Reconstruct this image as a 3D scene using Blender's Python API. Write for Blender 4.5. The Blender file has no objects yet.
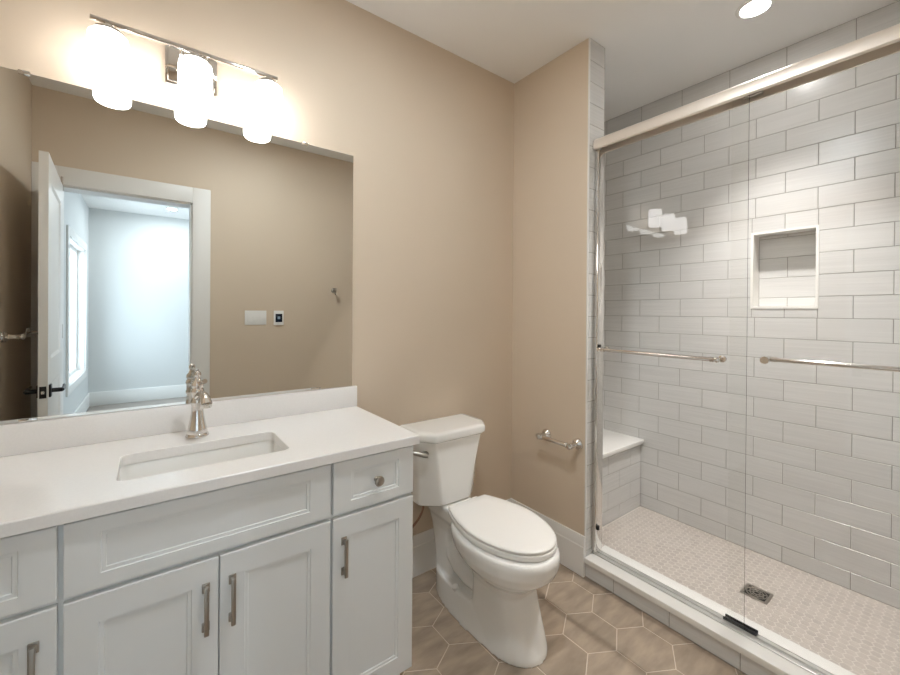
import bpy, bmesh, math, random
from mathutils import Vector, Matrix
random.seed(7)
SC = bpy.context.scene
COL = SC.collection
PI = math.pi

# ------------------------------------------------------------------ camera
cam_d = bpy.data.cameras.new('camera')
cam = bpy.data.objects.new('camera', cam_d)
COL.objects.link(cam)
SC.camera = cam
cam_d.sensor_fit = 'HORIZONTAL'
cam_d.sensor_width = 36.0
cam_d.lens = 16.04486
cam_d.shift_y = -0.02697
cam_d.clip_start = 0.02
CP = Vector((-1.78479, -1.73705, 1.34339))
CR = Vector((0.7995685, -0.6005296, 0.0073815))
CU = Vector((-0.0038727, 0.0071350, 0.9999670))
CF = Vector((0.6005625, 0.7995707, -0.0033793))
cam.matrix_world = Matrix(((CR.x, CU.x, -CF.x, CP.x), (CR.y, CU.y, -CF.y, CP.y), (CR.z, CU.z, -CF.z, CP.z), (0, 0, 0, 1)))

# ------------------------------------------------------------------ light levels, world, exposure
SHADE_E = 6.3          # vanity lamp shades
SHOWER_E = 45.0         # recessed lamp over the shower: lens glow
SHOWER_W = 6.6         # and its downward beam
ROOM_FILL_E = 285.0          # added fill lamp in the bathroom ceiling, out of view
BEDROOM_E = 470.0        # recessed lamp in the bedroom
SKY_E = 5.6            # daylight at the bedroom window
SC.view_settings.view_transform = 'Standard'
SC.view_settings.look = 'None'
SC.view_settings.gamma = 1.0
SC.view_settings.use_curve_mapping = False
SC.view_settings.exposure = 1.0
W = bpy.data.worlds.new('sky')
SC.world = W
W.use_nodes = True
bg = W.node_tree.nodes['Background']
bg.inputs[0].default_value = (0.70, 0.85, 1.0, 1)
bg.inputs[1].default_value = SKY_E
SC.cycles.max_bounces = 14
SC.cycles.diffuse_bounces = 8
SC.cycles.glossy_bounces = 6
SC.cycles.transparent_max_bounces = 16
SC.cycles.caustics_reflective = True
SC.cycles.sample_clamp_indirect = 6.0
for px_, py_, rot in ((-2.60, -4.575, -PI / 2), (2.35, -4.0, PI / 2)):
    pl = bpy.data.lights.new('window_portal', 'AREA')
    pl.shape = 'RECTANGLE'
    pl.size = 1.55
    pl.size_y = 1.6
    pl.cycles.is_portal = True
    po = bpy.data.objects.new('window_portal', pl)
    COL.objects.link(po)
    po.location = (px_, py_, 1.325)
    po.rotation_euler = (0, rot, 0)

# ------------------------------------------------------------------ materials
def s2l(c):
    return tuple((x / 255 / 12.92 if x / 255 <= 0.04045 else ((x / 255 + 0.055) / 1.055) ** 2.4) for x in c) + (1,)

def mat(name, rgb, rough=0.5, metal=0.0, noise=0.0, nscale=(8, 8, 8), bump=0.0, bscale=60, spec=0.5, island=0.0, coat=0.0, detail=4):
    m = bpy.data.materials.new(name)
    m.use_nodes = True
    nt = m.node_tree
    b = nt.nodes['Principled BSDF']
    col = s2l(rgb)
    b.inputs['Base Color'].default_value = col
    b.inputs['Roughness'].default_value = rough
    b.inputs['Metallic'].default_value = metal
    b.inputs['Specular IOR Level'].default_value = spec
    if coat:
        b.inputs['Coat Weight'].default_value = coat
        b.inputs['Coat Roughness'].default_value = 0.06
    tc = nt.nodes.new('ShaderNodeTexCoord')
    out = None
    if noise or island:
        val = nt.nodes.new('ShaderNodeValue')
        val.outputs[0].default_value = 1.0
        cur = val.outputs[0]
        if noise:
            mp = nt.nodes.new('ShaderNodeMapping')
            mp.inputs['Scale'].default_value = nscale
            nt.links.new(tc.outputs['Object'], mp.inputs[0])
            n = nt.nodes.new('ShaderNodeTexNoise')
            n.inputs['Scale'].default_value = 1.0
            n.inputs['Detail'].default_value = detail
            nt.links.new(mp.outputs[0], n.inputs['Vector'])
            mr = nt.nodes.new('ShaderNodeMapRange')
            mr.inputs['From Min'].default_value = 0.3
            mr.inputs['From Max'].default_value = 0.7
            mr.inputs['To Min'].default_value = 1 - noise
            mr.inputs['To Max'].default_value = 1 + noise
            nt.links.new(n.outputs['Fac'], mr.inputs['Value'])
            cur = mr.outputs[0]
        if island:
            g = nt.nodes.new('ShaderNodeNewGeometry')
            mr2 = nt.nodes.new('ShaderNodeMapRange')
            mr2.inputs['To Min'].default_value = 1 - island
            mr2.inputs['To Max'].default_value = 1 + island
            nt.links.new(g.outputs['Random Per Island'], mr2.inputs['Value'])
            mm = nt.nodes.new('ShaderNodeMath')
            mm.operation = 'MULTIPLY'
            nt.links.new(cur, mm.inputs[0])
            nt.links.new(mr2.outputs[0], mm.inputs[1])
            cur = mm.outputs[0]
        vm = nt.nodes.new('ShaderNodeVectorMath')
        vm.operation = 'SCALE'
        vm.inputs[0].default_value = col[:3]
        nt.links.new(cur, vm.inputs['Scale'])
        nt.links.new(vm.outputs[0], b.inputs['Base Color'])
    if bump:
        n2 = nt.nodes.new('ShaderNodeTexNoise')
        n2.inputs['Scale'].default_value = bscale
        n2.inputs['Detail'].default_value = 3
        nt.links.new(tc.outputs['Object'], n2.inputs['Vector'])
        bp = nt.nodes.new('ShaderNodeBump')
        bp.inputs['Strength'].default_value = bump
        bp.inputs['Distance'].default_value = 0.002
        nt.links.new(n2.outputs['Fac'], bp.inputs['Height'])
        nt.links.new(bp.outputs[0], b.inputs['Normal'])
    return m

def emit_mat(name, rgb, e):
    m = bpy.data.materials.new(name)
    m.use_nodes = True
    nt = m.node_tree
    nt.nodes.clear()
    o = nt.nodes.new('ShaderNodeOutputMaterial')
    em = nt.nodes.new('ShaderNodeEmission')
    em.inputs[0].default_value = rgb + (1,)
    em.inputs[1].default_value = e
    nt.links.new(em.outputs[0], o.inputs[0])
    return m

def glass_mat(name, tint, k=1.0):
    m = bpy.data.materials.new(name)
    m.use_nodes = True
    nt = m.node_tree
    nt.nodes.clear()
    o = nt.nodes.new('ShaderNodeOutputMaterial')
    tr = nt.nodes.new('ShaderNodeBsdfTransparent')
    tr.inputs[0].default_value = tint + (1,)
    gl = nt.nodes.new('ShaderNodeBsdfGlossy')
    gl.inputs['Roughness'].default_value = 0.0
    lw = nt.nodes.new('ShaderNodeLayerWeight')
    lw.inputs[0].default_value = 0.5
    p = nt.nodes.new('ShaderNodeMath'); p.operation = 'POWER'; p.inputs[1].default_value = 5.0
    nt.links.new(lw.outputs['Facing'], p.inputs[0])
    ma = nt.nodes.new('ShaderNodeMath'); ma.operation = 'MULTIPLY_ADD'
    ma.inputs[1].default_value = 0.96 * k
    ma.inputs[2].default_value = 0.04 * k
    nt.links.new(p.outputs[0], ma.inputs[0])
    mx = nt.nodes.new('ShaderNodeMixShader')
    nt.links.new(ma.outputs[0], mx.inputs[0])
    nt.links.new(tr.outputs[0], mx.inputs[1])
    nt.links.new(gl.outputs[0], mx.inputs[2])
    nt.links.new(mx.outputs[0], o.inputs[0])
    return m

M = {}
M['paint'] = mat('beige_wall_paint', (210, 194, 174), 0.6, bump=0.05, bscale=250, noise=0.01, nscale=(3, 3, 3))
M['bed_paint'] = mat('bedroom_wall_paint', (208, 210, 209), 0.65, bump=0.05, bscale=250)
M['ceil'] = mat('ceiling_paint', (238, 237, 235), 0.8, bump=0.05, bscale=200)
M['trim'] = mat('white_trim_paint', (230, 229, 226), 0.38)
M['cab'] = mat('white_cabinet_paint', (226, 228, 228), 0.38)
M['quartz'] = mat('white_quartz', (236, 234, 232), 0.14, noise=0.015, nscale=(180, 180, 180), detail=2)
M['porcelain'] = mat('white_porcelain', (236, 235, 232), 0.10, coat=0.3)
M['seat'] = mat('white_seat_plastic', (236, 234, 230), 0.22)
M['nickel'] = mat('polished_nickel', (220, 217, 213), 0.1, metal=1.0)
M['satin'] = mat('satin_nickel', (176, 170, 162), 0.28, metal=1.0)
M['header'] = mat('brushed_nickel_rail', (228, 218, 207), 0.4, metal=0.45)
M['track'] = mat('aluminium_track', (205, 204, 201), 0.35, metal=0.6)
M['gside'] = mat('glass_edge', (72, 90, 85), 0.2)
M['black'] = mat('black_hardware', (16, 16, 17), 0.35)
M['rubber'] = mat('dark_rubber', (26, 25, 24), 0.6)
M['tile'] = mat('glazed_wall_tile', (210, 209, 207), 0.24, noise=0.05, nscale=(3, 3, 140), island=0.025)
M['grout'] = mat('wall_grout', (150, 147, 141), 0.9)
M['hex'] = mat('taupe_hexagon_tile', (163, 147, 130), 0.36, noise=0.22, nscale=(7, 22, 7), island=0.12, detail=8)
M['hexgrout'] = mat('floor_grout', (214, 200, 185), 0.9)
M['mosaic'] = mat('mosaic_hexagon_tile', (184, 175, 167), 0.4, noise=0.05, nscale=(30, 30, 30), island=0.06)
M['mosgrout'] = mat('mosaic_grout', (208, 200, 193), 0.9)
M['stone'] = mat('white_curb_stone', (232, 230, 226), 0.2)
M['mirror'] = mat('silvered_mirror', (226, 228, 226), 0.0, metal=1.0)
M['clear'] = glass_mat('clear_glass', (0.991, 0.993, 0.990), 0.6)
M['pane'] = glass_mat('window_glass', (0.99, 0.995, 0.99))
M['opal'] = emit_mat('lit_opal_glass', (1.0, 0.975, 0.95), SHADE_E)
M['lens'] = emit_mat('lit_downlight_lens', (1.0, 0.985, 0.965), SHOWER_E)
M['fill_lens'] = emit_mat('added_fill_lens', (0.90, 0.965, 1.0), ROOM_FILL_E)  # glowing lens of the added bathroom fill lamp
M['lens2'] = emit_mat('lit_bedroom_lens', (0.86, 0.94, 1.0), BEDROOM_E)
M['wood'] = mat('grey_wood_floor', (150, 142, 134), 0.45, noise=0.12, nscale=(2, 30, 2))
M['plastic'] = mat('white_plastic', (235, 235, 233), 0.4)
M['screen'] = mat('dark_screen', (22, 30, 44), 0.15)
M['screenmark'] = mat('grey_screen_mark', (120, 140, 160), 0.3)
M['hose'] = mat('braided_hose', (160, 128, 110), 0.4, metal=0.7, noise=0.2, nscale=(300, 300, 300))
M['gedge'] = mat('sash_dark', (38, 48, 58), 0.4)

# ------------------------------------------------------------------ mesh builder
class B:
    def __init__(self):
        self.bm = bmesh.new()
    def box(self, x0, x1, y0, y1, z0, z1, bev=0.0, seg=2, mi=0):
        vs = [self.bm.verts.new(p) for p in ((x0, y0, z0), (x1, y0, z0), (x1, y1, z0), (x0, y1, z0), (x0, y0, z1), (x1, y0, z1), (x1, y1, z1), (x0, y1, z1))]
        fs = [self.bm.faces.new([vs[i] for i in q]) for q in ((3, 2, 1, 0), (4, 5, 6, 7), (0, 1, 5, 4), (1, 2, 6, 5), (2, 3, 7, 6), (3, 0, 4, 7))]
        for f in fs:
            f.material_index = mi
        if bev:
            es = list({e for f in fs for e in f.edges})
            r = bmesh.ops.bevel(self.bm, geom=es, offset=bev, segments=seg, affect='EDGES', profile=0.5)
            for f in r['faces']:
                f.material_index = mi
        return self
    def loft(self, rings, cap0=True, cap1=True, mi=0, closed=True):
        R = [[self.bm.verts.new(p) for p in r] for r in rings]
        n = len(R[0])
        for a, b in zip(R, R[1:]):
            for i in range(n if closed else n - 1):
                j = (i + 1) % n
                self.bm.faces.new((a[i], a[j], b[j], b[i])).material_index = mi
        if cap0:
            self.bm.faces.new(R[0][::-1]).material_index = mi
        if cap1:
            self.bm.faces.new(R[-1]).material_index = mi
        return self
    def lathe(self, prof, c, axis=(0, 0, 1), n=32, mi=0, cap0=True, cap1=True):
        ax = Vector(axis).normalized()
        u = ax.orthogonal().normalized()
        v = ax.cross(u)
        c = Vector(c)
        rings = []
        for r, h in prof:
            r = max(r, 1e-4)
            rings.append([c + ax * h + (u * math.cos(2 * PI * i / n) + v * math.sin(2 * PI * i / n)) * r for i in range(n)])
        return self.loft(rings, cap0, cap1, mi)
    def tube(self, path, r, n=16, mi=0):
        P = [Vector(p) for p in path]
        rs = r if isinstance(r, (list, tuple)) else [r] * len(P)
        t0 = (P[1] - P[0]).normalized()
        u = t0.orthogonal().normalized()
        rings = []
        for i, p in enumerate(P):
            t = (P[min(i + 1, len(P) - 1)] - P[max(i - 1, 0)]).normalized()
            u = (u - t * u.dot(t)).normalized()
            v = t.cross(u)
            rings.append([p + (u * math.cos(2 * PI * k / n) + v * math.sin(2 * PI * k / n)) * rs[i] for k in range(n)])
        return self.loft(rings, mi=mi)
    def sphere(self, c, r, n=20, sz=1.0):
        m = 10
        self.lathe([(r * math.sin(PI * i / m), -r * sz * math.cos(PI * i / m)) for i in range(m + 1)], c, n=n)
        return self
    def poly(self, pts, mi=0):
        self.bm.faces.new([self.bm.verts.new(p) for p in pts]).material_index = mi
    def obj(self, name, mats, parent=None, root=None, smooth=35):
        o = bpy.data.objects.new(name, bpy.data.meshes.new(name))
        bmesh.ops.recalc_face_normals(self.bm, faces=self.bm.faces)
        if root is not None:
            off = -Vector(root.location)
            for v in self.bm.verts:
                v.co += off
        self.bm.to_mesh(o.data)
        self.bm.free()
        for m in (mats if isinstance(mats, (list, tuple)) else [mats]):
            o.data.materials.append(m)
        if smooth:
            o.data.polygons.foreach_set('use_smooth', [True] * len(o.data.polygons))
            o.data.set_sharp_from_angle(angle=math.radians(smooth))
        COL.objects.link(o)
        if parent is not None:
            o.parent = parent
        return o

def bez(p0, p1, p2, p3, n=12):
    P = [Vector(p) for p in (p0, p1, p2, p3)]
    return [P[0] * (1 - t) ** 3 + P[1] * 3 * t * (1 - t) ** 2 + P[2] * 3 * t * t * (1 - t) + P[3] * t ** 3 for t in [i / n for i in range(n + 1)]]

def thing(name, label, cat, loc, group=None):
    o = bpy.data.objects.new(name, None)
    o.empty_display_size = 0.05
    o.location = loc
    COL.objects.link(o)
    o['label'] = label
    o['category'] = cat
    if group:
        o['group'] = group
    return o

def struct(o, label=None):
    o['kind'] = 'structure'
    if label:
        o['label'] = label
    return o

def rrect(x0, x1, y0, y1, r, z, n=6):
    pts = []
    for cx, cy, a in ((x1 - r, y1 - r, 0), (x0 + r, y1 - r, 90), (x0 + r, y0 + r, 180), (x1 - r, y0 + r, 270)):
        for i in range(n + 1):
            t = math.radians(a + 90 * i / n)
            pts.append((cx + r * math.cos(t), cy + r * math.sin(t), z))
    return pts

# ------------------------------------------------------------------ dimensions
HC = 2.743
XL, YF = -2.373, -1.86            # left wall, opposite wall
WT, WD = 0.139, -0.525            # wing wall thickness and end
XS = 0.878                        # long tiled wall of the shower
YE = -1.86                        # near end of the shower
ZF = 0.041                        # shower floor
TP, TL, TY = 0.10907, 0.25773, -1.1078   # tile row height, length, joint position
DX0, DX1, DZ = -2.255, -1.525, 2.145  # door opening
BX0, BX1, BYB = -2.45, 2.2, -5.70   # bedroom beyond the door

# ------------------------------------------------------------------ room shell
b = B(); b.box(XL - .12, 1.02, 0.0, 0.12, -0.1, HC); struct(b.obj('wall_back', M['paint']))
b = B(); b.box(XL - .12, XL, YF, 0.0, -0.1, HC); struct(b.obj('wall_left', M['paint']))
b = B()
b.box(XL - .12, DX0, YF - .14, YF, -0.1, HC)
b.box(DX1, 1.02, YF - .14, YF, -0.1, HC)
b.box(DX0, DX1, YF - .14, YF, DZ, HC)
struct(b.obj('wall_front', M['paint'], smooth=0))
b = B(); b.box(XL - .12, 1.02, YF - .14, 0.12, HC, HC + .1); struct(b.obj('ceiling', M['ceil']))

# bathroom floor: large hexagon tiles set in pale grout
def clip(poly, x0, x1, y0, y1):
    def cut(P, f, g):
        out = []
        for i, p in enumerate(P):
            q = P[(i + 1) % len(P)]
            a, c = f(p), f(q)
            if a >= 0:
                out.append(p)
            if (a >= 0) != (c >= 0):
                t = a / (a - c)
                out.append((p[0] + (q[0] - p[0]) * t, p[1] + (q[1] - p[1]) * t))
        return out
    for f in (lambda p: p[0] - x0, lambda p: x1 - p[0], lambda p: p[1] - y0, lambda p: y1 - p[1]):
        if len(poly) < 3:
            return []
        poly = cut(poly, f, None)
    return poly

def hexfield(b, x0, x1, y0, y1, cx, cy, s, z, gap, mi, th=0.0015):
    w = s * math.sqrt(3)
    rs = 1.5 * s
    for j in range(int((y0 - cy) / rs) - 2, int((y1 - cy) / rs) + 3):
        yy = cy + j * rs
        ox = (j % 2) * w / 2
        for i in range(int((x0 - cx) / w) - 2, int((x1 - cx) / w) + 3):
            xx = cx + i * w + ox
            ri = s - gap / math.sqrt(3)
            P = [(xx + ri * math.cos(math.radians(30 + 60 * k)), yy + ri * math.sin(math.radians(30 + 60 * k))) for k in range(6)]
            P = clip(P, x0, x1, y0, y1)
            if len(P) < 3:
                continue
            mx = sum(p[0] for p in P) / len(P); my = sum(p[1] for p in P) / len(P)
            k = 1 - th / s
            top = [(mx + (p[0] - mx) * k, my + (p[1] - my) * k, z) for p in P]
            bot = [(p[0], p[1], z - th) for p in P]
            b.loft([bot, top], cap0=False, mi=mi)

b = B()
b.box(XL - .12, 1.02, YF - .14, 0.12, -0.1, -0.0012, mi=0)
HS = 0.1198
hexfield(b, XL, 0.0, YF - .14, 0.0, -0.705 + HS * math.sqrt(3) / 2, -0.209, HS, 0.0, 0.0036, 1, th=0.0012)
struct(b.obj('floor', [M['hexgrout'], M['hex']], smooth=20))

# tiled walls --------------------------------------------------------
def tiles(b, u0, u1, z0, z1, place, phase, hole=None, gap=0.0026, ch=0.0012, L=TL, p=TP, mi=1, th=0.0015):
    """place(u, z, d): point on the wall, d = height above the grout"""
    k = 0
    while HC - k * p > z0:
        zt, zb = HC - k * p, HC - (k + 1) * p
        off = phase + (0 if k % 2 == 0 else L / 2)
        i0 = math.floor((u0 - off) / L) - 1
        for i in range(i0, i0 + int((u1 - u0) / L) + 4):
            a, c = off + i * L, off + (i + 1) * L
            rects = [(max(a, u0), min(c, u1), max(zb, z0), min(zt, z1))]
            if hole:
                h0, h1, g0, g1 = hole
                new = []
                for (a0, a1, q0, q1) in rects:
                    if a1 <= h0 or a0 >= h1 or q1 <= g0 or q0 >= g1:
                        new.append((a0, a1, q0, q1)); continue
                    if a0 < h0: new.append((a0, h0, q0, q1))
                    if a1 > h1: new.append((h1, a1, q0, q1))
                    m0, m1 = max(a0, h0), min(a1, h1)
                    if q0 < g0: new.append((m0, m1, q0, g0))
                    if q1 > g1: new.append((m0, m1, g1, q1))
                rects = new
            for (a0, a1, q0, q1) in rects:
                a0 += gap / 2; a1 -= gap / 2; q0 += gap / 2; q1 -= gap / 2
                if a1 - a0 < 0.006 or q1 - q0 < 0.006:
                    continue
                lo = [place(a0, q0, 0), place(a1, q0, 0), place(a1, q1, 0), place(a0, q1, 0)]
                hi = [place(a0 + ch, q0 + ch, th), place(a1 - ch, q0 + ch, th), place(a1 - ch, q1 - ch, th), place(a0 + ch, q1 - ch, th)]
                b.loft([lo, hi], cap0=False, mi=mi)
        k += 1

NY0, NY1, NZ0, NZ1 = -1.243, -0.960, 1.373, 1.790      # niche
XG = XS + .0015
b = B()
b.box(XG, 1.02, YE, NY0, -0.1, HC); b.box(XG, 1.02, NY1, 0.0, -0.1, HC)
b.box(XG, 1.02, NY0, NY1, -0.1, NZ0); b.box(XG, 1.02, NY0, NY1, NZ1, HC)
b.box(XS + .095, 1.02, NY0, NY1, NZ0, NZ1)
tiles(b, YE, 0.0, ZF, HC, lambda u, z, d: (XG - d, u, z), TY, hole=(NY0 + .004, NY1 - .004, NZ0 + .004, NZ1 - .004))
tiles(b, NY0 + .012, NY1 - .012, NZ0 + .012, NZ1 - .012, lambda u, z, d: (XS + .095 - d, u, z), TY + .01)
struct(b.obj('wall_shower_right', [M['grout'], M['tile']], smooth=0))
# niche lining
b = B()
t = .012
b.box(XS - .003, XS + .094, NY0, NY0 + t, NZ0, NZ1); b.box(XS - .003, XS + .094, NY1 - t, NY1, NZ0, NZ1)
b.box(XS - .003, XS + .094, NY0 + t, NY1 - t, NZ0, NZ0 + t); b.box(XS - .003, XS + .094, NY0 + t, NY1 - t, NZ1 - t, NZ1)
struct(b.obj('trim_1', M['stone'], smooth=0), 'white stone lining of the square shower niche')
# far wall inside the shower
b = B(); b.box(WT, XG, -.0115, 0.0, -0.0, HC)
tiles(b, WT, XS, ZF, HC, lambda u, z, d: (u, -.0115 - d, z), WT)
struct(b.obj('wall_shower_back', [M['grout'], M['tile']], smooth=0))
# near end wall of the shower
b = B(); b.box(-.001, XG, YE, YE + .008, 0.0, HC)
tiles(b, 0.0, XS, ZF, HC, lambda u, z, d: (u, YE + .008 + d, z), WT)
struct(b.obj('wall_shower_front', [M['grout'], M['tile']], smooth=0))
# wing wall: painted face, tiled end and inside
b = B()
b.box(0.0, WT - .0015, WD + .0015, 0.0, -0.1, HC, mi=0)
b.box(.004, WT - .001, WD + .0012, WD + .0015, 0.1, HC, mi=1)
b.box(WT - .0015, WT - .0012, WD + .0012, 0.0, 0.0, HC, mi=1)
tiles(b, .006, WT - .002, ZF, HC, lambda u, z, d: (u, WD + .0012 - d * .8, z), -.5, mi=2, L=4.0)
tiles(b, WD + .002, -.012, ZF, HC, lambda u, z, d: (WT - .0012 + d, u, z), WD, mi=2)
b.box(-.0015, .005, WD - .001, WD + .006, 0.098, HC, mi=3)
struct(b.obj('wall_wing', [M['paint'], M['grout'], M['tile'], M['trim']], smooth=0))

# curb, shower floor
b = B()
b.box(0.0, .165, YE, WD, -.1, .072, mi=0)
k = 0
tiles(b, YE, WD, 0.002, .074, lambda u, z, d: (-d, u, z), WD - .155, mi=1, p=HC - .002)
tiles(b, YE, WD, ZF, .074, lambda u, z, d: (.165 + d, u, z), WD - .155, mi=1, p=HC - ZF)
b.box(-.012, .176, YE, WD - .0005, .074, .101, bev=.003, mi=2)
struct(b.obj('trim_2', [M['grout'], M['tile'], M['stone']], smooth=30), 'tiled shower curb capped with white stone')
b = B()
b.box(.165, XG, YE, 0.0, -.1, ZF - .001, mi=0)
hexfield(b, .166, XS, YE, -.36, .2, -1.0, .0195, ZF, .0038, 1, th=.001)
struct(b.obj('floor_shower', [M['mosgrout'], M['mosaic']], smooth=20))

# ceramic baseboards
def board(name, segs, label=None):
    b = B()
    for (ax, a0, a1, c, sgn) in segs:      # a plain board with a thinner cap
        prof = [(0, 0), (.016, 0), (.016, .148), (.013, .153), (.011, .19), (.008, .203), (0, .203)]
        if ax == 'x':
            b.loft([[(a, c + sgn * d, z) for d, z in prof] for a in (a0, a1)])
        else:
            b.loft([[(c + sgn * d, a, z) for d, z in prof] for a in (a0, a1)])
    return struct(b.obj(name, M['trim'], smooth=25), label)
board('baseboard_back', [('x', -1.036, -.016, 0.0, -1)])
board('baseboard_right', [('y', WD, 0.0, 0.0, -1)])
board('baseboard_left', [('y', YF, -.55, XL, 1)])
board('baseboard_front', [('x', DX1 + .121, -.014, YF, 1)])

# door casing and jamb
b = B()
cw = .117
for y0, y1 in ((YF, YF + .018), (YF - .158, YF - .14)):
    b.box(DX0 - cw, DX0, y0, y1, 0, DZ + cw, bev=.003)
    b.box(DX1, DX1 + cw, y0, y1, 0, DZ + cw, bev=.003)
    b.box(DX0 - .0005, DX1 + .0005, y0, y1, DZ, DZ + cw, bev=.003)
b.box(DX0 - .001, DX0 + .012, YF - .14, YF, 0, DZ); b.box(DX1 - .012, DX1 + .001, YF - .14, YF, 0, DZ)
b.box(DX0, DX1, YF - .14, YF, DZ - .012, DZ + .001)
struct(b.obj('trim_3', M['trim']), 'white casing around the bathroom doorway')

# ------------------------------------------------------------------ bedroom beyond the door
def shell(name, x0, x1, y0, y1, z0, z1, m):
    b = B(); b.box(x0, x1, y0, y1, z0, z1); return struct(b.obj(name, m))
shell('floor_bedroom', BX0 - .15, BX1, BYB, YF - .14, -.1, 0.0, M['wood'])
shell('ceiling_bedroom', BX0 - .15, BX1, BYB - .12, YF - .14, HC, HC + .1, M['ceil'])
shell('wall_bedroom_back', BX0 - .15, BX1, BYB - .12, BYB, -.1, HC, M['bed_paint'])
b = B()
b.box(BX1, BX1 + .15, BYB, -4.8, -.1, HC); b.box(BX1, BX1 + .15, -3.2, YF - .14, -.1, HC)  # wall opening made for the added window
b.box(BX1, BX1 + .15, -4.8, -3.2, -.1, .55); b.box(BX1, BX1 + .15, -4.8, -3.2, 2.1, HC)
struct(b.obj('wall_bedroom_right', M['bed_paint'], smooth=0))
b = B()
for (y0, y1, z0, z1) in ((-4.89, -4.8, .46, 2.19), (-3.2, -3.11, .46, 2.19), (-4.8, -3.2, 2.1, 2.19), (-4.8, -3.2, .46, .55)):
    b.box(BX1 - .018, BX1, y0, y1, z0, z1, bev=.003)
struct(b.obj('fill_window', M['trim']))  # window added out of view to spread daylight evenly in the bedroom
shell('wall_bedroom_front', 1.02, BX1 + .12, YF - .14, YF - .02, -.1, HC, M['bed_paint'])
WY0, WY1, WZ0, WZ1 = -5.25, -3.90, 0.55, 2.10
b = B()
b.box(BX0 - .15, BX0, BYB, WY0, -.1, HC); b.box(BX0 - .15, BX0, WY1, YF - .14, -.1, HC)
b.box(BX0 - .15, BX0, WY0, WY1, -.1, WZ0); b.box(BX0 - .15, BX0, WY0, WY1, WZ1, HC)
struct(b.obj('wall_bedroom_left', M['bed_paint'], smooth=0))
b = B(); b.box(BX0, BX1, BYB, BYB + .016, 0, .19, bev=.003); b.box(BX0, BX0 + .016, BYB + .016, YF - .16, 0, .19, bev=.003)
struct(b.obj('baseboard_bedroom', M['trim']))
win = bpy.data.objects.new('window_1', None); win.location = (BX0, (WY0 + WY1) / 2, WZ0); COL.objects.link(win)
struct(win)
b = B()
c = .09
for (y0, y1, z0, z1) in ((WY0 - c, WY0, WZ0 - c, WZ1 + c), (WY1, WY1 + c, WZ0 - c, WZ1 + c), (WY0, WY1, WZ1, WZ1 + c), (WY0, WY1, WZ0 - c, WZ0)):
    b.box(BX0, BX0 + .018, y0, y1, z0, z1, bev=.003)
b.box(BX0 - .149, BX0, WY0, WY0 + .01, WZ0, WZ1); b.box(BX0 - .149, BX0, WY1 - .01, WY1, WZ0, WZ1)
b.box(BX0 - .149, BX0, WY0 + .01, WY1 - .01, WZ0, WZ0 + .01); b.box(BX0 - .149, BX0, WY0 + .01, WY1 - .01, WZ1 - .01, WZ1)
b.obj('window_casing', M['trim'], win, win)
b = B()
for (y0, y1, z0, z1) in ((WY0 + .01, WY0 + .05, WZ0 + .01, WZ1 - .01), (WY1 - .05, WY1 - .01, WZ0 + .01, WZ1 - .01), (WY0 + .05, WY1 - .05, WZ0 + .01, WZ0 + .05), (WY0 + .05, WY1 - .05, WZ1 - .05, WZ1 - .01)):
    b.box(BX0 - .12, BX0 - .07, y0, y1, z0, z1, bev=.003)
b.obj('window_sash', M['trim'], win, win)
b = B(); b.box(BX0 - .115, BX0 - .075, -4.06, -3.951, WZ0 + .05, WZ1 - .05, bev=.003)
b.obj('window_mullion', M['gedge'], win, win)
b = B(); b.box(BX0 - .098, BX0 - .092, WY0 + .05, WY1 - .05, WZ0 + .05, WZ1 - .05)
b.obj('window_pane', M['pane'], win, win, smooth=0)

# bathroom door leaf, standing open against the left wall
LEAF_DEG = 87.0
dl = bpy.data.objects.new('door_1', None)
dl.location = (DX0 + .008, YF + .022, 0.0)
dl.rotation_euler = (0, 0, math.radians(LEAF_DEG))
COL.objects.link(dl)
struct(dl, 'white panelled bathroom door standing open')
LW, LT, LH = .722, .036, 2.135
b = B()
# local: x along the leaf from the hinge, y thickness
def panel_side(b, y, sgn, panels):
    xs = [0] + sorted({p[0] for p in panels} | {p[1] for p in panels}) + [LW]
    zs = [.01] + sorted({p[2] for p in panels} | {p[3] for p in panels}) + [LH]
    for i in range(len(xs) - 1):
        for j in range(len(zs) - 1):
            r = (xs[i], xs[i + 1], zs[j], zs[j + 1])
            if r in panels:
                x0, x1, z0, z1 = r
                e = .014; dy = -sgn * .008
                lo = [(x0, y, z0), (x1, y, z0), (x1, y, z1), (x0, y, z1)]
                hi = [(x0 + e, y + dy, z0 + e), (x1 - e, y + dy, z0 + e), (x1 - e, y + dy, z1 - e), (x0 + e, y + dy, z1 - e)]
                b.loft([lo, hi], cap0=False)
            else:
                b.poly([(r[0], y, r[2]), (r[1], y, r[2]), (r[1], y, r[3]), (r[0], y, r[3])])
P = [(.12, LW - .12, .25, .95), (.12, LW - .12, 1.08, LH - .13)]
panel_side(b, LT / 2, 1, P); panel_side(b, -LT / 2, -1, P)
h = LT / 2
b.poly([(0, -h, .01), (0, h, .01), (0, h, LH), (0, -h, LH)]); b.poly([(LW, -h, .01), (LW, h, .01), (LW, h, LH), (LW, -h, LH)])
b.poly([(0, -h, .01), (LW, -h, .01), (LW, h, .01), (0, h, .01)]); b.poly([(0, -h, LH), (LW, -h, LH), (LW, h, LH), (0, h, LH)])
bmesh.ops.remove_doubles(b.bm, verts=b.bm.verts, dist=1e-5)
b.obj('door_leaf', M['trim'], dl, smooth=0)
HZ = .922
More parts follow.
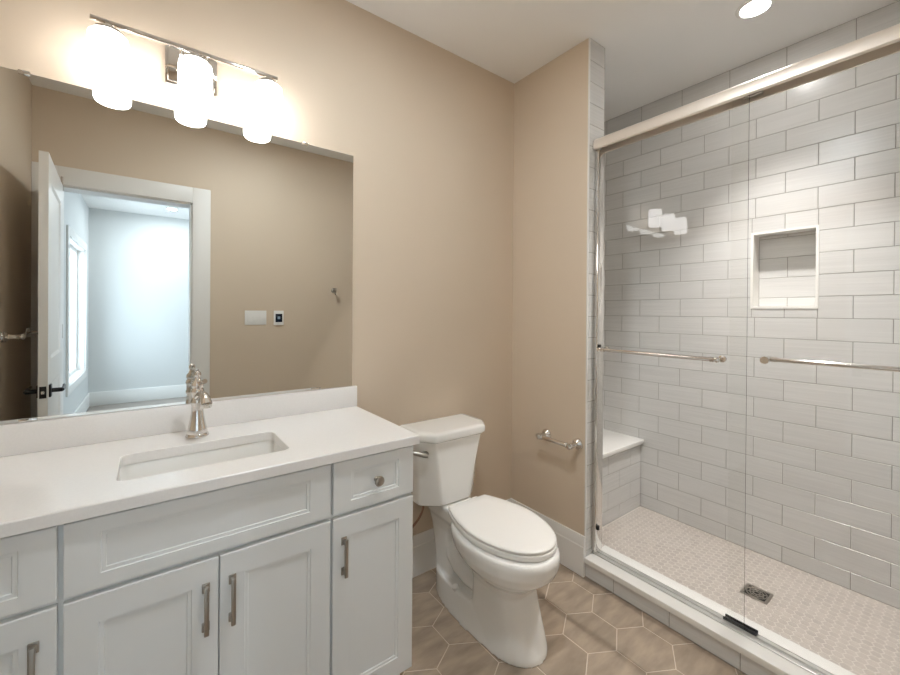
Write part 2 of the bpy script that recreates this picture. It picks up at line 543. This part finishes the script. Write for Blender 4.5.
for s in (1, -1):
    b = B()
    b.box(LW - .085, LW - .035, *sorted((s * h, s * (h + .009))), HZ - .032, HZ + .032, bev=.003)
    b.lathe([(.011, 0), (.011, .045)], (LW - .06, s * (h + .005), HZ), (0, s, 0), 20)
    b.tube([(LW - .055, s * (h + .048), HZ), (LW - .10, s * (h + .05), HZ), (LW - .16, s * (h + .05), HZ + .001), (LW - .195, s * (h + .046), HZ + .006)], [.009, .009, .008, .006], 12)
    o = b.obj('door_handle', M['black'], dl); o['label'] = 'black lever handle'
b = B(); b.box(LW - .0005, LW + .002, -.013, .013, HZ - .03, HZ + .03, bev=.0006)
lp = b.obj('latch_plate', M['black'], dl); lp['label'] = 'black latch plate'
b = B(); b.box(LW + .001, LW + .009, -.007, .007, HZ - .008, HZ + .008, bev=.002)
b.obj('latch_bolt', M['nickel'], lp)
for z in (.25, 1.2, 2.15):
    b = B(); b.lathe([(.007, -.045), (.007, .045)], (-.006, -h + .004, z), n=12)
    b.obj('hinge', M['satin'], dl)

# ------------------------------------------------------------------ vanity
VX0, VX1, VF = -2.371, -1.036, -.517
van = thing('vanity_cabinet', 'white shaker bathroom vanity cabinet with metal pulls below the sink counter', 'cabinet', ((VX0 + VX1) / 2, -.27, 0))
b = B()
b.box(VX0, VX0 + .018, VF, -.003, .09, .879); b.box(VX1 - .018, VX1, VF, -.003, .09, .879)
b.box(VX0 + .018, VX1 - .018, -.012, -.003, .09, .879); b.box(VX0 + .018, VX1 - .018, VF + .02, -.012, .09, .108)
b.box(VX0 + .018, VX1 - .018, VF + .0004, VF + .02, .695, .712); b.box(VX0 + .018, VX1 - .018, VF, VF + .02, .86, .879); b.box(VX0 + .018, VX1 - .018, VF, VF + .02, .09, .12)
for xm in (-1.937, -1.634, -1.331):
    b.box(xm - .02, xm + .02, VF, VF + .02, .12, .70 if xm == -1.634 else .86)
b.box(VX0 + .002, VX1 - .002, VF + .065, -.004, 0.0, .09)
b.obj('carcass', M['cab'], van, van, smooth=0)

def panel(name, x0, x1, z0, z1, fx, fz, parent, th=.018):
    """framed front with a stepped recessed panel"""
    b = B()
    yb, yf = VF - .0003, VF - th
    e = .002
    def ring(x0, x1, z0, z1, y): return [(x0, y, z0), (x1, y, z0), (x1, y, z1), (x0, y, z1)]
    ix0, ix1, iz0, iz1 = x0 + fx, x1 - fx, z0 + fz, z1 - fz
    rings = [ring(x0, x1, z0, z1, yb), ring(x0, x1, z0, z1, yf + e), ring(x0 + e, x1 - e, z0 + e, z1 - e, yf),
             ring(ix0, ix1, iz0, iz1, yf), ring(ix0 + .0015, ix1 - .0015, iz0 + .0015, iz1 - .0015, yf + .0028),
             ring(ix0 + .009, ix1 - .009, iz0 + .009, iz1 - .009, yf + .0032), ring(ix0 + .0105, ix1 - .0105, iz0 + .0105, iz1 - .0105, yf + .0062)]
    b.loft(rings)
    return b.obj(name, M['cab'], parent, van, smooth=0)
YD = VF - .018
def pull(x, z0, z1, parent):
    b = B()
    b.box(x - .0055, x + .0055, YD - .025, YD - .017, z0 + .006, z1 - .002, bev=.002)
    for z in (z0 + .018, z1 - .014):
        b.box(x - .005, x + .005, YD - .019, YD + .0005, z - .007, z + .007, bev=.0015)
        b.box(x - .009, x + .009, YD - .004, YD + .0005, z - .012, z + .012, bev=.0015)
    o = b.obj('handle', M['satin'], parent, van); o['label'] = 'satin nickel bar pull'
def knob(x, z, parent):
    b = B()
    b.lathe([(.009, 0), (.009, .003), (.0055, .007), (.0055, .014), (.011, .018), (.0165, .021), (.0165, .026), (.0145, .029), (.0125, .0285), (.010, .030), (.0, .0305)], (x, YD + .0005, z), (0, -1, 0), 28)
    o = b.obj('knob', M['satin'], parent, van); o['label'] = 'round satin nickel knob'
ZB = .092
d = panel('drawer', -1.327, -1.038, .7095, .872, .058, .033, van); knob(-1.181, .790, d)
d = panel('door', -1.327, -1.038, ZB, .697, .057, .062, van); pull(-1.292, .511, .637, d)
panel('false_drawer_front', -1.932, -1.3355, .7095, .872, .062, .034, van)
d = panel('door', -1.932, -1.6355, ZB, .697, .059, .064, van); pull(-1.664, .508, .640, d)
d = panel('door', -1.6325, -1.3355, ZB, .697, .059, .064, van); pull(-1.603, .508, .640, d)
d = panel('drawer', -2.364, -1.942, .7095, .872, .058, .033, van); knob(-2.152, .790, d)
d = panel('door', -2.364, -1.942, ZB, .697, .057, .062, van); pull(-1.977, .511, .641, d)

# countertop with the sink cut-out
ct = thing('vanity_countertop', 'white quartz countertop with low backsplash on the vanity cabinet', 'countertop', (-1.64, -.27, .88))
SX0, SX1, SY0, SY1 = -1.851, -1.425, -.436, -.198
b = B()
CX0, CX1, CY0, CY1, CZ0, CZ1 = -2.372, -1.022, -.549, -.001, .880, .910
def rect_loop(e, z): return [(CX0 + e, CY0 + e, z), (CX1 - e, CY0 + e, z), (CX1 - e, CY1 - e, z), (CX0 + e, CY1 - e, z)]
bm = b.bm
def mk(loop):
    vs = [bm.verts.new(p) for p in loop]
    es = [bm.edges.new((vs[i], vs[(i + 1) % len(vs)])) for i in range(len(vs))]
    return vs, es
e = .003
oT, oTe = mk(rect_loop(e, CZ1)); oM, _ = mk(rect_loop(0, CZ1 - e)); oB, oBe = mk(rect_loop(0, CZ0))
iT, iTe = mk(rrect(SX0, SX1, SY0, SY1, .028, CZ1)); iM, _ = mk(rrect(SX0 + .002, SX1 - .002, SY0 + .002, SY1 - .002, .026, CZ1 - .002)); iB, iBe = mk(rrect(SX0 + .002, SX1 - .002, SY0 + .002, SY1 - .002, .026, CZ0))
for P in ((oT, oM, oB), (iT, iM, iB)):
    for A, C in zip(P, P[1:]):
        for i in range(len(A)):
            j = (i + 1) % len(A)
            bm.faces.new((A[i], A[j], C[j], C[i]))
bmesh.ops.triangle_fill(bm, use_beauty=True, use_dissolve=False, edges=oTe + iTe)
bmesh.ops.triangle_fill(bm, use_beauty=True, use_dissolve=False, edges=oBe + iBe)
b.obj('slab', M['quartz'], ct, ct, smooth=20)
b = B(); b.box(CX0, CX1, -.021, -.001, .9101, 1.002, bev=.002); b.obj('backsplash', M['quartz'], ct, ct)

# undermount basin
sk = thing('bathroom_sink', 'white rectangular undermount sink set in the quartz countertop', 'sink', (-1.64, -.315, .74))
b = B()
def rr(e, z, r): return rrect(SX0 - e, SX1 + e, SY0 - e, SY1 + e, r, z)
b.loft([rr(.03, .866, .045), rr(.03, .8795, .045), rr(.004, .8795, .03), rr(.001, .874, .03), rr(-.006, .80, .032), rr(-.014, .762, .04), rr(-.03, .748, .05), rr(-.07, .744, .05)], cap0=False)
b.loft([rr(.03, .866, .045), rr(.014, .862, .04), rr(.008, .80, .04), rr(-.004, .748, .05), rr(-.03, .735, .05)], cap0=False)
b.obj('basin', M['porcelain'], sk, sk, smooth=50)
b = B(); b.lathe([(.012, -.012), (.022, 0), (.026, .002), (.02, .003), (.012, .0015), (.0, .0015)], (-1.64, -.30, .7442)); b.obj('drain', M['nickel'], sk, sk)

# faucet
fx, fy, fz = -1.650, -.118, .9105
fa = thing('sink_faucet', 'polished nickel single lever faucet with flared bell base behind the sink', 'faucet', (fx, fy, fz))
b = B()
b.lathe([(.034, 0), (.035, .004), (.033, .009), (.030, .012), (.031, .015), (.0275, .032), (.0225, .058), (.0185, .085), (.0175, .108), (.020, .114), (.020, .121), (.0175, .126), (.018, .146), (.021, .153), (.019, .162), (.013, .168)], (fx, fy, fz))
b.obj('body', M['nickel'], fa, fa, smooth=45)
b = B()
sp = bez((fx, fy, fz + .128), (fx + .006, fy - .03, fz + .155), (fx + .016, fy - .075, fz + .158), (fx + .018, fy - .094, fz + .124), 16)
b.tube(sp, [.014 - .003 * math.sin(PI * i / 16) + (.003 * (i / 16)) for i in range(17)])
b.lathe([(.0135, 0), (.0155, .004), (.0155, .012), (.012, .014)], (fx + .018, fy - .094, fz + .114))
b.obj('spout', M['nickel'], fa, fa, smooth=50)
b = B()
b.lathe([(.015, .166), (.0185, .173), (.018, .183), (.0105, .192), (.007, .202), (.0105, .208), (.011, .215), (.007, .222), (.0, .225)], (fx, fy, fz))
b.tube(bez((fx, fy, fz + .179), (fx + .008, fy - .014, fz + .184), (fx + .014, fy - .028, fz + .187), (fx + .018, fy - .042, fz + .193), 8), [.009, .008, .0065, .006, .0055, .006, .007, .008, .008])
b.obj('lever', M['nickel'], fa, fa, smooth=50)

# ------------------------------------------------------------------ mirror
mi = thing('wall_mirror', 'large frameless rectangular mirror above the vanity backsplash', 'mirror', (-1.64, -.003, 1.004))
MX0, MX1 = -2.36, -1.042
b = B(); b.box(MX0, MX1, -.0065, -.0005, 1.0035, 2.051); b.obj('glass', M['mirror'], mi, mi, smooth=0)
for (x, z) in ((-2.086, 2.047), (-1.259, 2.047)):
    b = B(); b.box(x - .013, x + .013, -.0095, -.0005, z - .004, z + .009, bev=.001); b.obj('clip', M['nickel'], mi, mi)
for x in (-2.075, -1.206):
    b = B(); b.box(x - .02, x + .02, -.0105, -.0068, 1.0035, 1.011, bev=.001); b.obj('clip', M['nickel'], mi, mi)

# ------------------------------------------------------------------ vanity light
LX, LY = -1.664, -.10
vl = thing('vanity_light', 'chrome three-lamp bar light with white glass shades above the mirror', 'wall light', (LX, -.002, 2.2))
b = B(); b.box(-1.743, -1.585, -.018, -.0005, 2.137, 2.268, bev=.003); b.box(-1.735, -1.593, -.024, -.018, 2.145, 2.26, bev=.003); b.obj('back_plate', M['nickel'], vl, vl)
b = B(); b.box(-1.931, -1.393, LY - .007, LY + .007, 2.224, 2.238, bev=.0015); b.obj('bar', M['nickel'], vl, vl)
for s in (-1, 1):
    b = B()
    b.tube(bez((LX + s * .035, -.02, 2.19), (LX + s * .035, -.06, 2.185), (LX + s * .035, LY, 2.195), (LX + s * .035, LY, 2.2265), 10), .006, 12)
    b.lathe([(.012, 0), (.012, .006), (.008, .009)], (LX + s * .035, -.0235, 2.19), (0, -1, 0), 16)
    b.obj('arm', M['nickel'], vl, vl)
for x in (-1.888, -1.659, -1.426):
    b = B(); b.lathe([(.012, .0085), (.014, .002), (.014, -.004), (.034, -.008), (.036, -.011), (.036, -.017), (.030, -.0182)], (x, LY, 2.216), n=32)
    sh = b.obj('lamp_holder', M['nickel'], vl, vl)
    b = B(); b.lathe([(.030, 2.1975), (.042, 2.195), (.0485, 2.188), (.050, 2.176), (.052, 2.085), (.0515, 2.070), (.048, 2.062), (.045, 2.0595), (.042, 2.062), (.045, 2.072), (.046, 2.11)], (x, LY, 0), n=40, cap1=False)
    o = b.obj('lamp_shade', M['opal'], vl, vl, smooth=60); o['label'] = 'lit white opal glass shade'

# ------------------------------------------------------------------ toilet
TX = -.581
to = thing('toilet', 'white two-piece toilet with closed lid beside the vanity', 'toilet', (TX, -.4, 0))
def egg(z, d0, d1, hw, n=2.3, taper=0.0, N=48, back=None):
    """ring around the toilet: d = distance from the wall"""
    c, a = (d0 + d1) / 2, (d1 - d0) / 2
    R = []
    for i in range(N):
        t = 2 * PI * i / N
        ct_, st = math.cos(t), math.sin(t)
        m = n if (ct_ > 0 or back is None) else back
        dd = c + a * (abs(ct_) ** (2 / m)) * (1 if ct_ >= 0 else -1)
        xx = hw * (abs(st) ** (2 / m)) * (1 if st >= 0 else -1)
        xx *= 1 - taper * (dd - c) / a
        R.append((TX + xx, -dd, z))
    return R
b = B()
# bowl
b.loft([egg(.235, .43, .655, .09, 2.6), egg(.265, .39, .69, .12, 2.4), egg(.295, .345, .728, .150, 2.3), egg(.32, .30, .757, .169, 2.2), egg(.35, .272, .772, .179, 2.15, .02), egg(.385, .258, .775, .182, 2.15, .03), egg(.400, .258, .772, .180, 2.15, .03), egg(.408, .266, .764, .174, 2.15, .03)])
# front pedestal column, flaring at the floor
b.loft([egg(0, .38, .732, .122, 2.1, back=6), egg(.02, .39, .729, .119, 2.2, back=7), egg(.06, .415, .712, .112, 2.4, back=8), egg(.14, .425, .682, .103, 2.7, back=8), egg(.22, .425, .660, .099, 2.8, back=8), egg(.29, .40, .685, .12, 2.5, back=5)])
# rear foot
b.loft([egg(0, .092, .732, .130, 2.3), egg(.018, .094, .728, .129, 2.3), egg(.107, .112, .57, .112, 2.6, back=3), egg(.112, .114, .56, .108, 2.6, back=3)])
# neck and web under the deck
b.loft([egg(.09, .13, .27, .078, 7), egg(.20, .11, .24, .074, 7), egg(.30, .08, .23, .072, 7), egg(.36, .05, .27, .076, 7)])
b.loft([egg(.05, .20, .50, .03, 5), egg(.36, .10, .50, .03, 5)])
for s in (-1, 1):
    b.tube([(TX + s * .040, -.21, .25), (TX + s * .044, -.24, .20), (TX + s * .048, -.29, .17), (TX + s * .050, -.36, .158), (TX + s * .046, -.46, .155)], [.030, .036, .038, .038, .034], 20)
# deck
b.loft([egg(.345, .045, .36, .076, 6), egg(.365, .035, .40, .084, 6), egg(.412, .03, .33, .088, 6), egg(.42, .036, .26, .084, 6)])
bowl = b.obj('bowl', M['porcelain'], to, to, smooth=180)
r_ = bowl.modifiers.new('remesh', 'REMESH'); r_.mode = 'VOXEL'; r_.voxel_size = .0048; r_.use_smooth_shade = True
sm = bowl.modifiers.new('smooth', 'SMOOTH'); sm.factor = .5; sm.iterations = 4
def seat_ring(z, e):
    pts = []
    d0, d1, hw, bw = .264 + e, .757 - e, .172 - e, .113 - e
    dm = .49
    N = 40
    for i in range(N + 1):               # front half
        t = -PI / 2 + PI * i / N
        pts.append((TX + .011 + hw * math.sin(t) * (abs(math.sin(t)) ** -.06 if abs(math.sin(t)) > 1e-3 else 1), -(dm + (d1 - dm) * math.cos(t)), z))
    for i in range(1, 13):               # right side back to the hinge corner
        t = i / 12
        pts.append((TX + .011 + hw + (bw - hw) * (t ** 1.7), -(dm + (d0 - dm) * t), z))
    for i in range(12, 0, -1):
        t = i / 12
        pts.append((TX + .011 - hw - (bw - hw) * (t ** 1.7), -(dm + (d0 - dm) * t), z))
    return pts
b = B(); b.loft([seat_ring(.4085, .014), seat_ring(.4125, .013), seat_ring(.4135, .002), seat_ring(.431, 0), seat_ring(.4345, .003), seat_ring(.435, .02)]); b.obj('seat', M['seat'], to, to, smooth=50)
b = B(); b.loft([seat_ring(.4352, .02), seat_ring(.4388, .019), seat_ring(.4396, .003), seat_ring(.4445, .002), seat_ring(.4485, .005), seat_ring(.4515, .014), seat_ring(.4535, .05)]); b.obj('lid', M['seat'], to, to, smooth=50)
for s in (-1, 1):
    b = B(); b.box(TX + s * .07 - .018, TX + s * .07 + .018, -.272, -.245, .409, .442, bev=.006, seg=3); b.obj('hinge', M['seat'], to, to)
def oct_ring(z, hw, d0, d1, cx, cy, r=.012):
    base = [(-hw, d0), (-hw, d1 - cy), (-hw + cx, d1), (hw - cx, d1), (hw, d1 - cy), (hw, d0)]
    out = []
    n = len(base)
    for i in range(n):                   # rounded corners
        p = Vector(base[i]); a = Vector(base[i - 1]); c = Vector(base[(i + 1) % n])
        u = (a - p).normalized() * r; v = (c - p).normalized() * r
        for k in range(5):
            t = k / 4
            q = (p + u) * (1 - t) ** 2 + p * 2 * t * (1 - t) + (p + v) * t * t
            out.append((TX - .014 + q.x, -q.y, z))
    return out
b = B()
b.loft([oct_ring(.4215, .155, .03, .200, .075, .06), oct_ring(.430, .168, .022, .213, .082, .068), oct_ring(.48, .172, .02, .218, .080, .069), oct_ring(.60, .180, .018, .224, .070, .070), oct_ring(.68, .188, .016, .230, .062, .071), oct_ring(.742, .193, .015, .236, .057, .072)])
tk = b.obj('tank', M['porcelain'], to, to, smooth=30)
b = B()
b.loft([oct_ring(.7385, .192, .015, .237, .055, .072), oct_ring(.744, .196, .010, .244, .054, .073), oct_ring(.749, .1965, .010, .245, .054, .073), oct_ring(.752, .202, .008, .252, .053, .074), oct_ring(.773, .203, .007, .253, .053, .074), oct_ring(.781, .200, .009, .250, .052, .074), oct_ring(.785, .194, .014, .244, .052, .073), oct_ring(.787, .17, .03, .225, .048, .068)])
b.obj('tank_lid', M['porcelain'], to, to, smooth=40)
b = B()
n_ = Vector((-.82, -.57, 0)).normalized()
p0 = Vector((TX - .176, -.193, .686))
b.lathe([(.013, 0), (.013, .006), (.009, .010), (.009, .018)], p0 - n_ * .004, n_, 20)
b.tube([p0 + n_ * .016 + Vector((.012, -.012, -.003)), p0 + n_ * .018, p0 + n_ * .019 + Vector((-.03, .022, .008)), p0 + n_ * .018 + Vector((-.065, .045, .017))], [.009, .0115, .011, .0095], 14)
o = b.obj('flush_lever', M['satin'], to, to, smooth=50); o['label'] = 'satin nickel flush lever'
for s in (-1, 1):
    b = B(); b.lathe([(.016, 0), (.016, .006), (.013, .014), (.006, .018), (0, .019)], (TX + s * .100, -.33, .109), (s * .55, 0, 1), 20); b.obj('bolt_cap', M['porcelain'], to, to)
# water supply
wh = thing('supply_line', 'thin braided water supply hose hanging below the toilet tank', 'water hose', (TX - .13, -.06, .2))
b = B(); b.tube(bez((TX - .115, -.085, .416), (TX - .117, -.085, .30), (TX - .20, -.07, .30), (TX - .245, -.055, .215), 16), .0055, 12); b.obj('hose', M['hose'], wh, wh, smooth=60)
b = B(); b.lathe([(.011, 0), (.012, .018), (.008, .024)], (TX - .115, -.085, .393), (0, 0, 1), 16)
b.obj('coupling_nut', M['plastic'], wh, wh)
b = B(); b.lathe([(.026, 0), (.024, .004), (.009, .006), (.009, .05), (.012, .052), (.012, .075), (.004, .077)], (TX - .25, -.0003, .205), (0, -1, 0), 20)
b.box(TX - .262, TX - .238, -.062, -.046, .198, .222, bev=.003)
b.obj('stop_valve', M['nickel'], wh, wh)

# ------------------------------------------------------------------ paper holder on the wing wall
def post_bar(root, base0, base1, nrm, off, rb, k=1.0):
    """traditional bar between two round turned posts"""
    n = Vector(nrm)
    p0, p1 = Vector(base0), Vector(base1)
    ax = (p1 - p0).normalized()
    for p in (p0, p1):
        b = B()
        b.lathe([(r_ * k, h_) for r_, h_ in [(.0225, .0004), (.0225, .004), (.0205, .008), (.022, .011), (.017, .016), (.010, .022), (.0085, off - .018), (.012, off - .013), (.0135, off), (.012, off + .010), (.006, off + .014), (0, off + .015)]], p, n, 28)
        b.obj('post', M['nickel'], root, root, smooth=45)
    b = B()
    a, c = p0 + n * off, p1 + n * off
    L = (c - a).length
    b.lathe([(r_ * k if r_ != rb else rb, h_) for r_, h_ in [(.004, -.02), (.008, -.016), (.009, -.011), (.006, -.006), (.0065, .0), (.0065, .012), (.010, .016), (.011, .020), (.008, .026), (rb, .030), (rb, L - .030), (.008, L - .026), (.011, L - .020), (.010, L - .016), (.0065, L - .012), (.0065, L), (.006, L + .006), (.009, L + .011), (.008, L + .016), (.004, L + .02)]], a, ax, 20)
    b.obj('bar', M['nickel'], root, root, smooth=45)
tp = thing('toilet_paper_holder', 'empty polished nickel paper holder bar on the tan wing wall', 'paper holder', (0, -.375, .665))
post_bar(tp, (0, -.274, .664), (0, -.476, .664), (-1, 0, 0), .068, .0115, k=1.3)

# towel bar on the left wall (seen in the mirror)
tb = thing('towel_bar', 'polished nickel towel bar on the left wall behind the open door', 'towel bar', (XL, -1.49, 1.2))
post_bar(tb, (XL, -1.745, 1.20), (XL, -1.235, 1.20), (1, 0, 0), .068, .010, k=1.3)

# robe hook on the opposite wall
hk = thing('robe_hook', 'small round nickel robe hook high on the doorway wall', 'hook', (-.43, YF, 1.53))
b = B(); b.lathe([(.024, .0004), (.024, .004), (.019, .009), (.009, .014), (.008, .026)], (-.43, YF, 1.53), (0, 1, 0), 24); b.obj('base', M['satin'], hk, hk)
b = B()
b.tube(bez((-.43, YF + .022, 1.53), (-.43, YF + .05, 1.51), (-.43, YF + .065, 1.515), (-.43, YF + .06, 1.55), 10), [.007] * 10 + [.009], 12)
b.tube(bez((-.43, YF + .024, 1.53), (-.43, YF + .035, 1.505), (-.43, YF + .05, 1.485), (-.43, YF + .055, 1.50), 8), .006, 12)
b.obj('prong', M['satin'], hk, hk)

# switches on the opposite wall
sw = thing('light_switch', 'wide white plate with three rocker switches on the doorway wall', 'light switch', (-1.084, YF, 1.284))
b = B(); b.box(-1.165, -1.003, YF + .0004, YF + .006, 1.226, 1.342, bev=.002); b.obj('plate', M['plastic'], sw, sw)
for i in range(3):
    x = -1.084 + (i - 1) * .046
    b = B(); b.box(x - .0165, x + .0165, YF + .0055, YF + .009, 1.251, 1.317, bev=.0015); b.obj('rocker', M['plastic'], sw, sw)
th = thing('thermostat', 'small white wall control with dark screen beside the switch plate', 'thermostat', (-.907, YF, 1.282))
b = B(); b.box(-.946, -.868, YF + .0004, YF + .014, 1.222, 1.342, bev=.003); b.obj('housing', M['plastic'], th, th)
b = B(); b.box(-.934, -.880, YF + .0137, YF + .0155, 1.246, 1.316, bev=.0005); sc_ = b.obj('screen', M['screen'], th, th)
b = B(); b.box(-.917, -.897, YF + .0152, YF + .0162, 1.272, 1.294); b.obj('readout', M['screenmark'], sc_, th)

# ------------------------------------------------------------------ shower
# bench
be = thing('shower_bench', 'white topped tiled bench at the far end of the shower', 'bench', (.5, -.18, ZF))
b = B(); b.box(WT + .003, XS - .003, -.350, -.0145, ZF + .0005, .471, mi=0)
tiles(b, WT + .004, XS - .004, ZF, .471, lambda u, z, d: (u, -.350 - d, z), .10, mi=1)
b.obj('base', [M['grout'], M['tile']], be, be, smooth=0)
b = B(); b.box(WT + .003, XS - .0025, -.376, -.0145, .4715, .499, bev=.003); b.obj('seat_slab', M['stone'], be, be)
# drain
dr = thing('shower_drain', 'small square nickel drain grate in the mosaic shower floor', 'drain', (.485, -1.11, ZF))
b = B()
DXc, DYc = .485, -1.11
b.loft([rrect(DXc - .052, DXc + .052, DYc - .052, DYc + .052, .006, ZF + .0003), rrect(DXc - .052, DXc + .052, DYc - .052, DYc + .052, .006, ZF + .003), rrect(DXc - .042, DXc + .042, DYc - .042, DYc + .042, .006, ZF + .0035), rrect(DXc - .041, DXc + .041, DYc - .041, DYc + .041, .006, ZF + .0016)])
b.obj('frame', M['satin'], dr, dr)
b = B()
for rr_ in (.012, .026, .039):
    b.tube([(DXc + rr_ * math.cos(2 * PI * i / 24), DYc + rr_ * math.sin(2 * PI * i / 24), ZF + .0032) for i in range(25)], .0026, 8)
for i in range(8):
    a = i * PI / 4
    b.tube([(DXc + .012 * math.cos(a), DYc + .012 * math.sin(a), ZF + .0032), (DXc + .039 * math.cos(a + .4), DYc + .039 * math.sin(a + .4), ZF + .0032)], .0022, 8)
b.obj('grate', M['satin'], dr, dr)
b = B(); b.box(DXc - .040, DXc + .040, DYc - .040, DYc + .040, ZF + .0016, ZF + .0019); b.obj('sump', M['rubber'], dr, dr)

# frame
YJ0, YJ1 = WD - .0015, YE + .0105
fr = thing('shower_door_frame', 'brushed nickel shower enclosure frame with thick top rail over the tiled curb', 'shower frame', (.08, (YJ0 + YJ1) / 2, .101))
b = B()
hp = [(.040, 2.180), (.036, 2.186), (.036, 2.215), (.040, 2.228), (.050, 2.237), (.062, 2.241), (.100, 2.241), (.112, 2.237), (.118, 2.228), (.118, 2.180), (.112, 2.180), (.112, 2.222), (.046, 2.222), (.046, 2.180)]
b.loft([[(x, y, z) for x, z in hp] for y in (YJ0, YJ1)])
b.obj('top_rail', M['header'], fr, fr, smooth=25)
for y0, y1 in ((YJ0 - .024, YJ0), (YJ1, YJ1 + .024)):
    b = B(); b.box(.050, .108, y0, y1, .114, 2.18, bev=.002)
    j = b.obj('wall_jamb', M['nickel'], fr, fr)
b = B()
for z in (.24, 1.17):
    b.box(.056, .070, YJ0 - .034, YJ0 - .0235, z - .01, z + .012, bev=.002)
o = b.obj('bumper', M['rubber'], fr, fr); o['label'] = 'small black rubber bumper'
b = B()
tpz = [(.054, .1013), (.054, .106), (.056, .107), (.058, .104), (.077, .104), (.078, .110), (.080, .110), (.081, .104), (.100, .104), (.102, .108), (.104, .1013)]
b.loft([[(x, y, z) for x, z in tpz] for y in (YJ0, YJ1)])
b.obj('bottom_track', M['track'], fr, fr, smooth=0)
b = B(); b.box(.082, .104, -1.222, -1.112, .1085, .1135, bev=.001); b.box(.0755, .0825, -1.222, -1.112, .1105, .121, bev=.001); b.box(.098, .104, -1.222, -1.112, .113, .121, bev=.001)
o = b.obj('door_guide', M['black'], fr, fr); o['label'] = 'black plastic door guide on the track'

def shower_door(label, xg, y0, y1, side):
    r = thing('shower_door', label, 'shower door', (xg, (y0 + y1) / 2, .125), 'sliding glass shower doors')
    b = B(); b.box(xg - .003, xg + .003, y0, y1, .1185, 2.205, bev=.0006, seg=1)
    for f in b.bm.faces:
        f.normal_update()
        if f.normal.y < -.9 or f.normal.z > .9:
            f.material_index = 1
    b.obj('glass_panel', [M['clear'], M['gside']], r, r, smooth=0)
    for y in (y0 + .07, y1 - .07):
        b = B(); b.box(xg - .009, xg + .009, y - .03, y + .03, 2.192, 2.219, bev=.002); b.obj('hanger', M['satin'], r, r)
    return r
def door_bar(r, xg, side, ya, yb, z):
    xb = xg + side * .058
    b = B()
    b.tube([(xb, ya, z), (xb, yb, z)], .0088, 20)
    bar = b.obj('towel_bar', M['nickel'], r, r, smooth=50)
    for y in (ya - .020, yb + .020):
        s = 1 if y > ya else -1
        b = B()
        b.lathe([(.012, -.009), (.0135, -.007), (.0135, .0)], (xg - side * .003, y, z), (-side, 0, 0), 24)
        b.lathe([(.014, 0), (.014, .004), (.008, .008), (.008, .045), (.011, .050), (.012, .058), (.010, .067), (.003, .070)], (xg + side * .003, y, z), (side, 0, 0), 24)
        b.tube([(xb, y, z), (xb, y - s * .024, z)], [.0095, .0110], 20)
        b.obj('bar_post', M['nickel'], bar, r, smooth=45)
r = shower_door('left sliding glass shower door, its towel bar on the outside', .066, -1.187, YJ0 - .026, -1)
door_bar(r, .066, -1, -1.085, -.615, 1.162)
r = shower_door('right sliding glass shower door, its towel bar on the inside', .092, YJ1 + .026, -1.122, 1)
door_bar(r, .092, 1, -1.70, -1.255, 1.168)

# recessed lamps
def downlight(label, x, y, r, m, extra=None):
    t = thing('recessed_light', label, 'ceiling light', (x, y, HC))
    b = B(); b.lathe([(r + .018, -.0003), (r + .018, -.004), (r + .004, -.008), (r, -.006), (r, -.0003)], (x, y, HC), n=40, cap0=False, cap1=False)
    b.obj('trim_ring', M['trim'], t, t, smooth=40)
    b = B(); b.lathe([(r - .001, -.0006), (r - .001, -.005), (r - .004, -.006)], (x, y, HC), n=40); b.obj('lens', m, t, t)
    if extra:
        l = bpy.data.lights.new('beam', 'SPOT')
        l.energy = extra * 4 * PI; l.color = (1.0, .97, .94); l.shadow_soft_size = .025
        l.spot_size = math.radians(82); l.spot_blend = 1.0
        lo = bpy.data.objects.new('beam', l); COL.objects.link(lo)
        lo.parent = t; lo.location = (0, 0, -.02)
downlight('lit recessed ceiling light over the tiled shower', .419, -1.10, .055, M['lens'], SHOWER_W)
downlight('added fill light, a round ceiling downlight out of view in the bathroom', -1.15, -1.02, .055, M['fill_lens'])  # lamp added only to brighten the bathroom, never in view
downlight('small recessed ceiling light in the bedroom beyond the doorway', -1.53, -5.05, .05, M['lens2'])
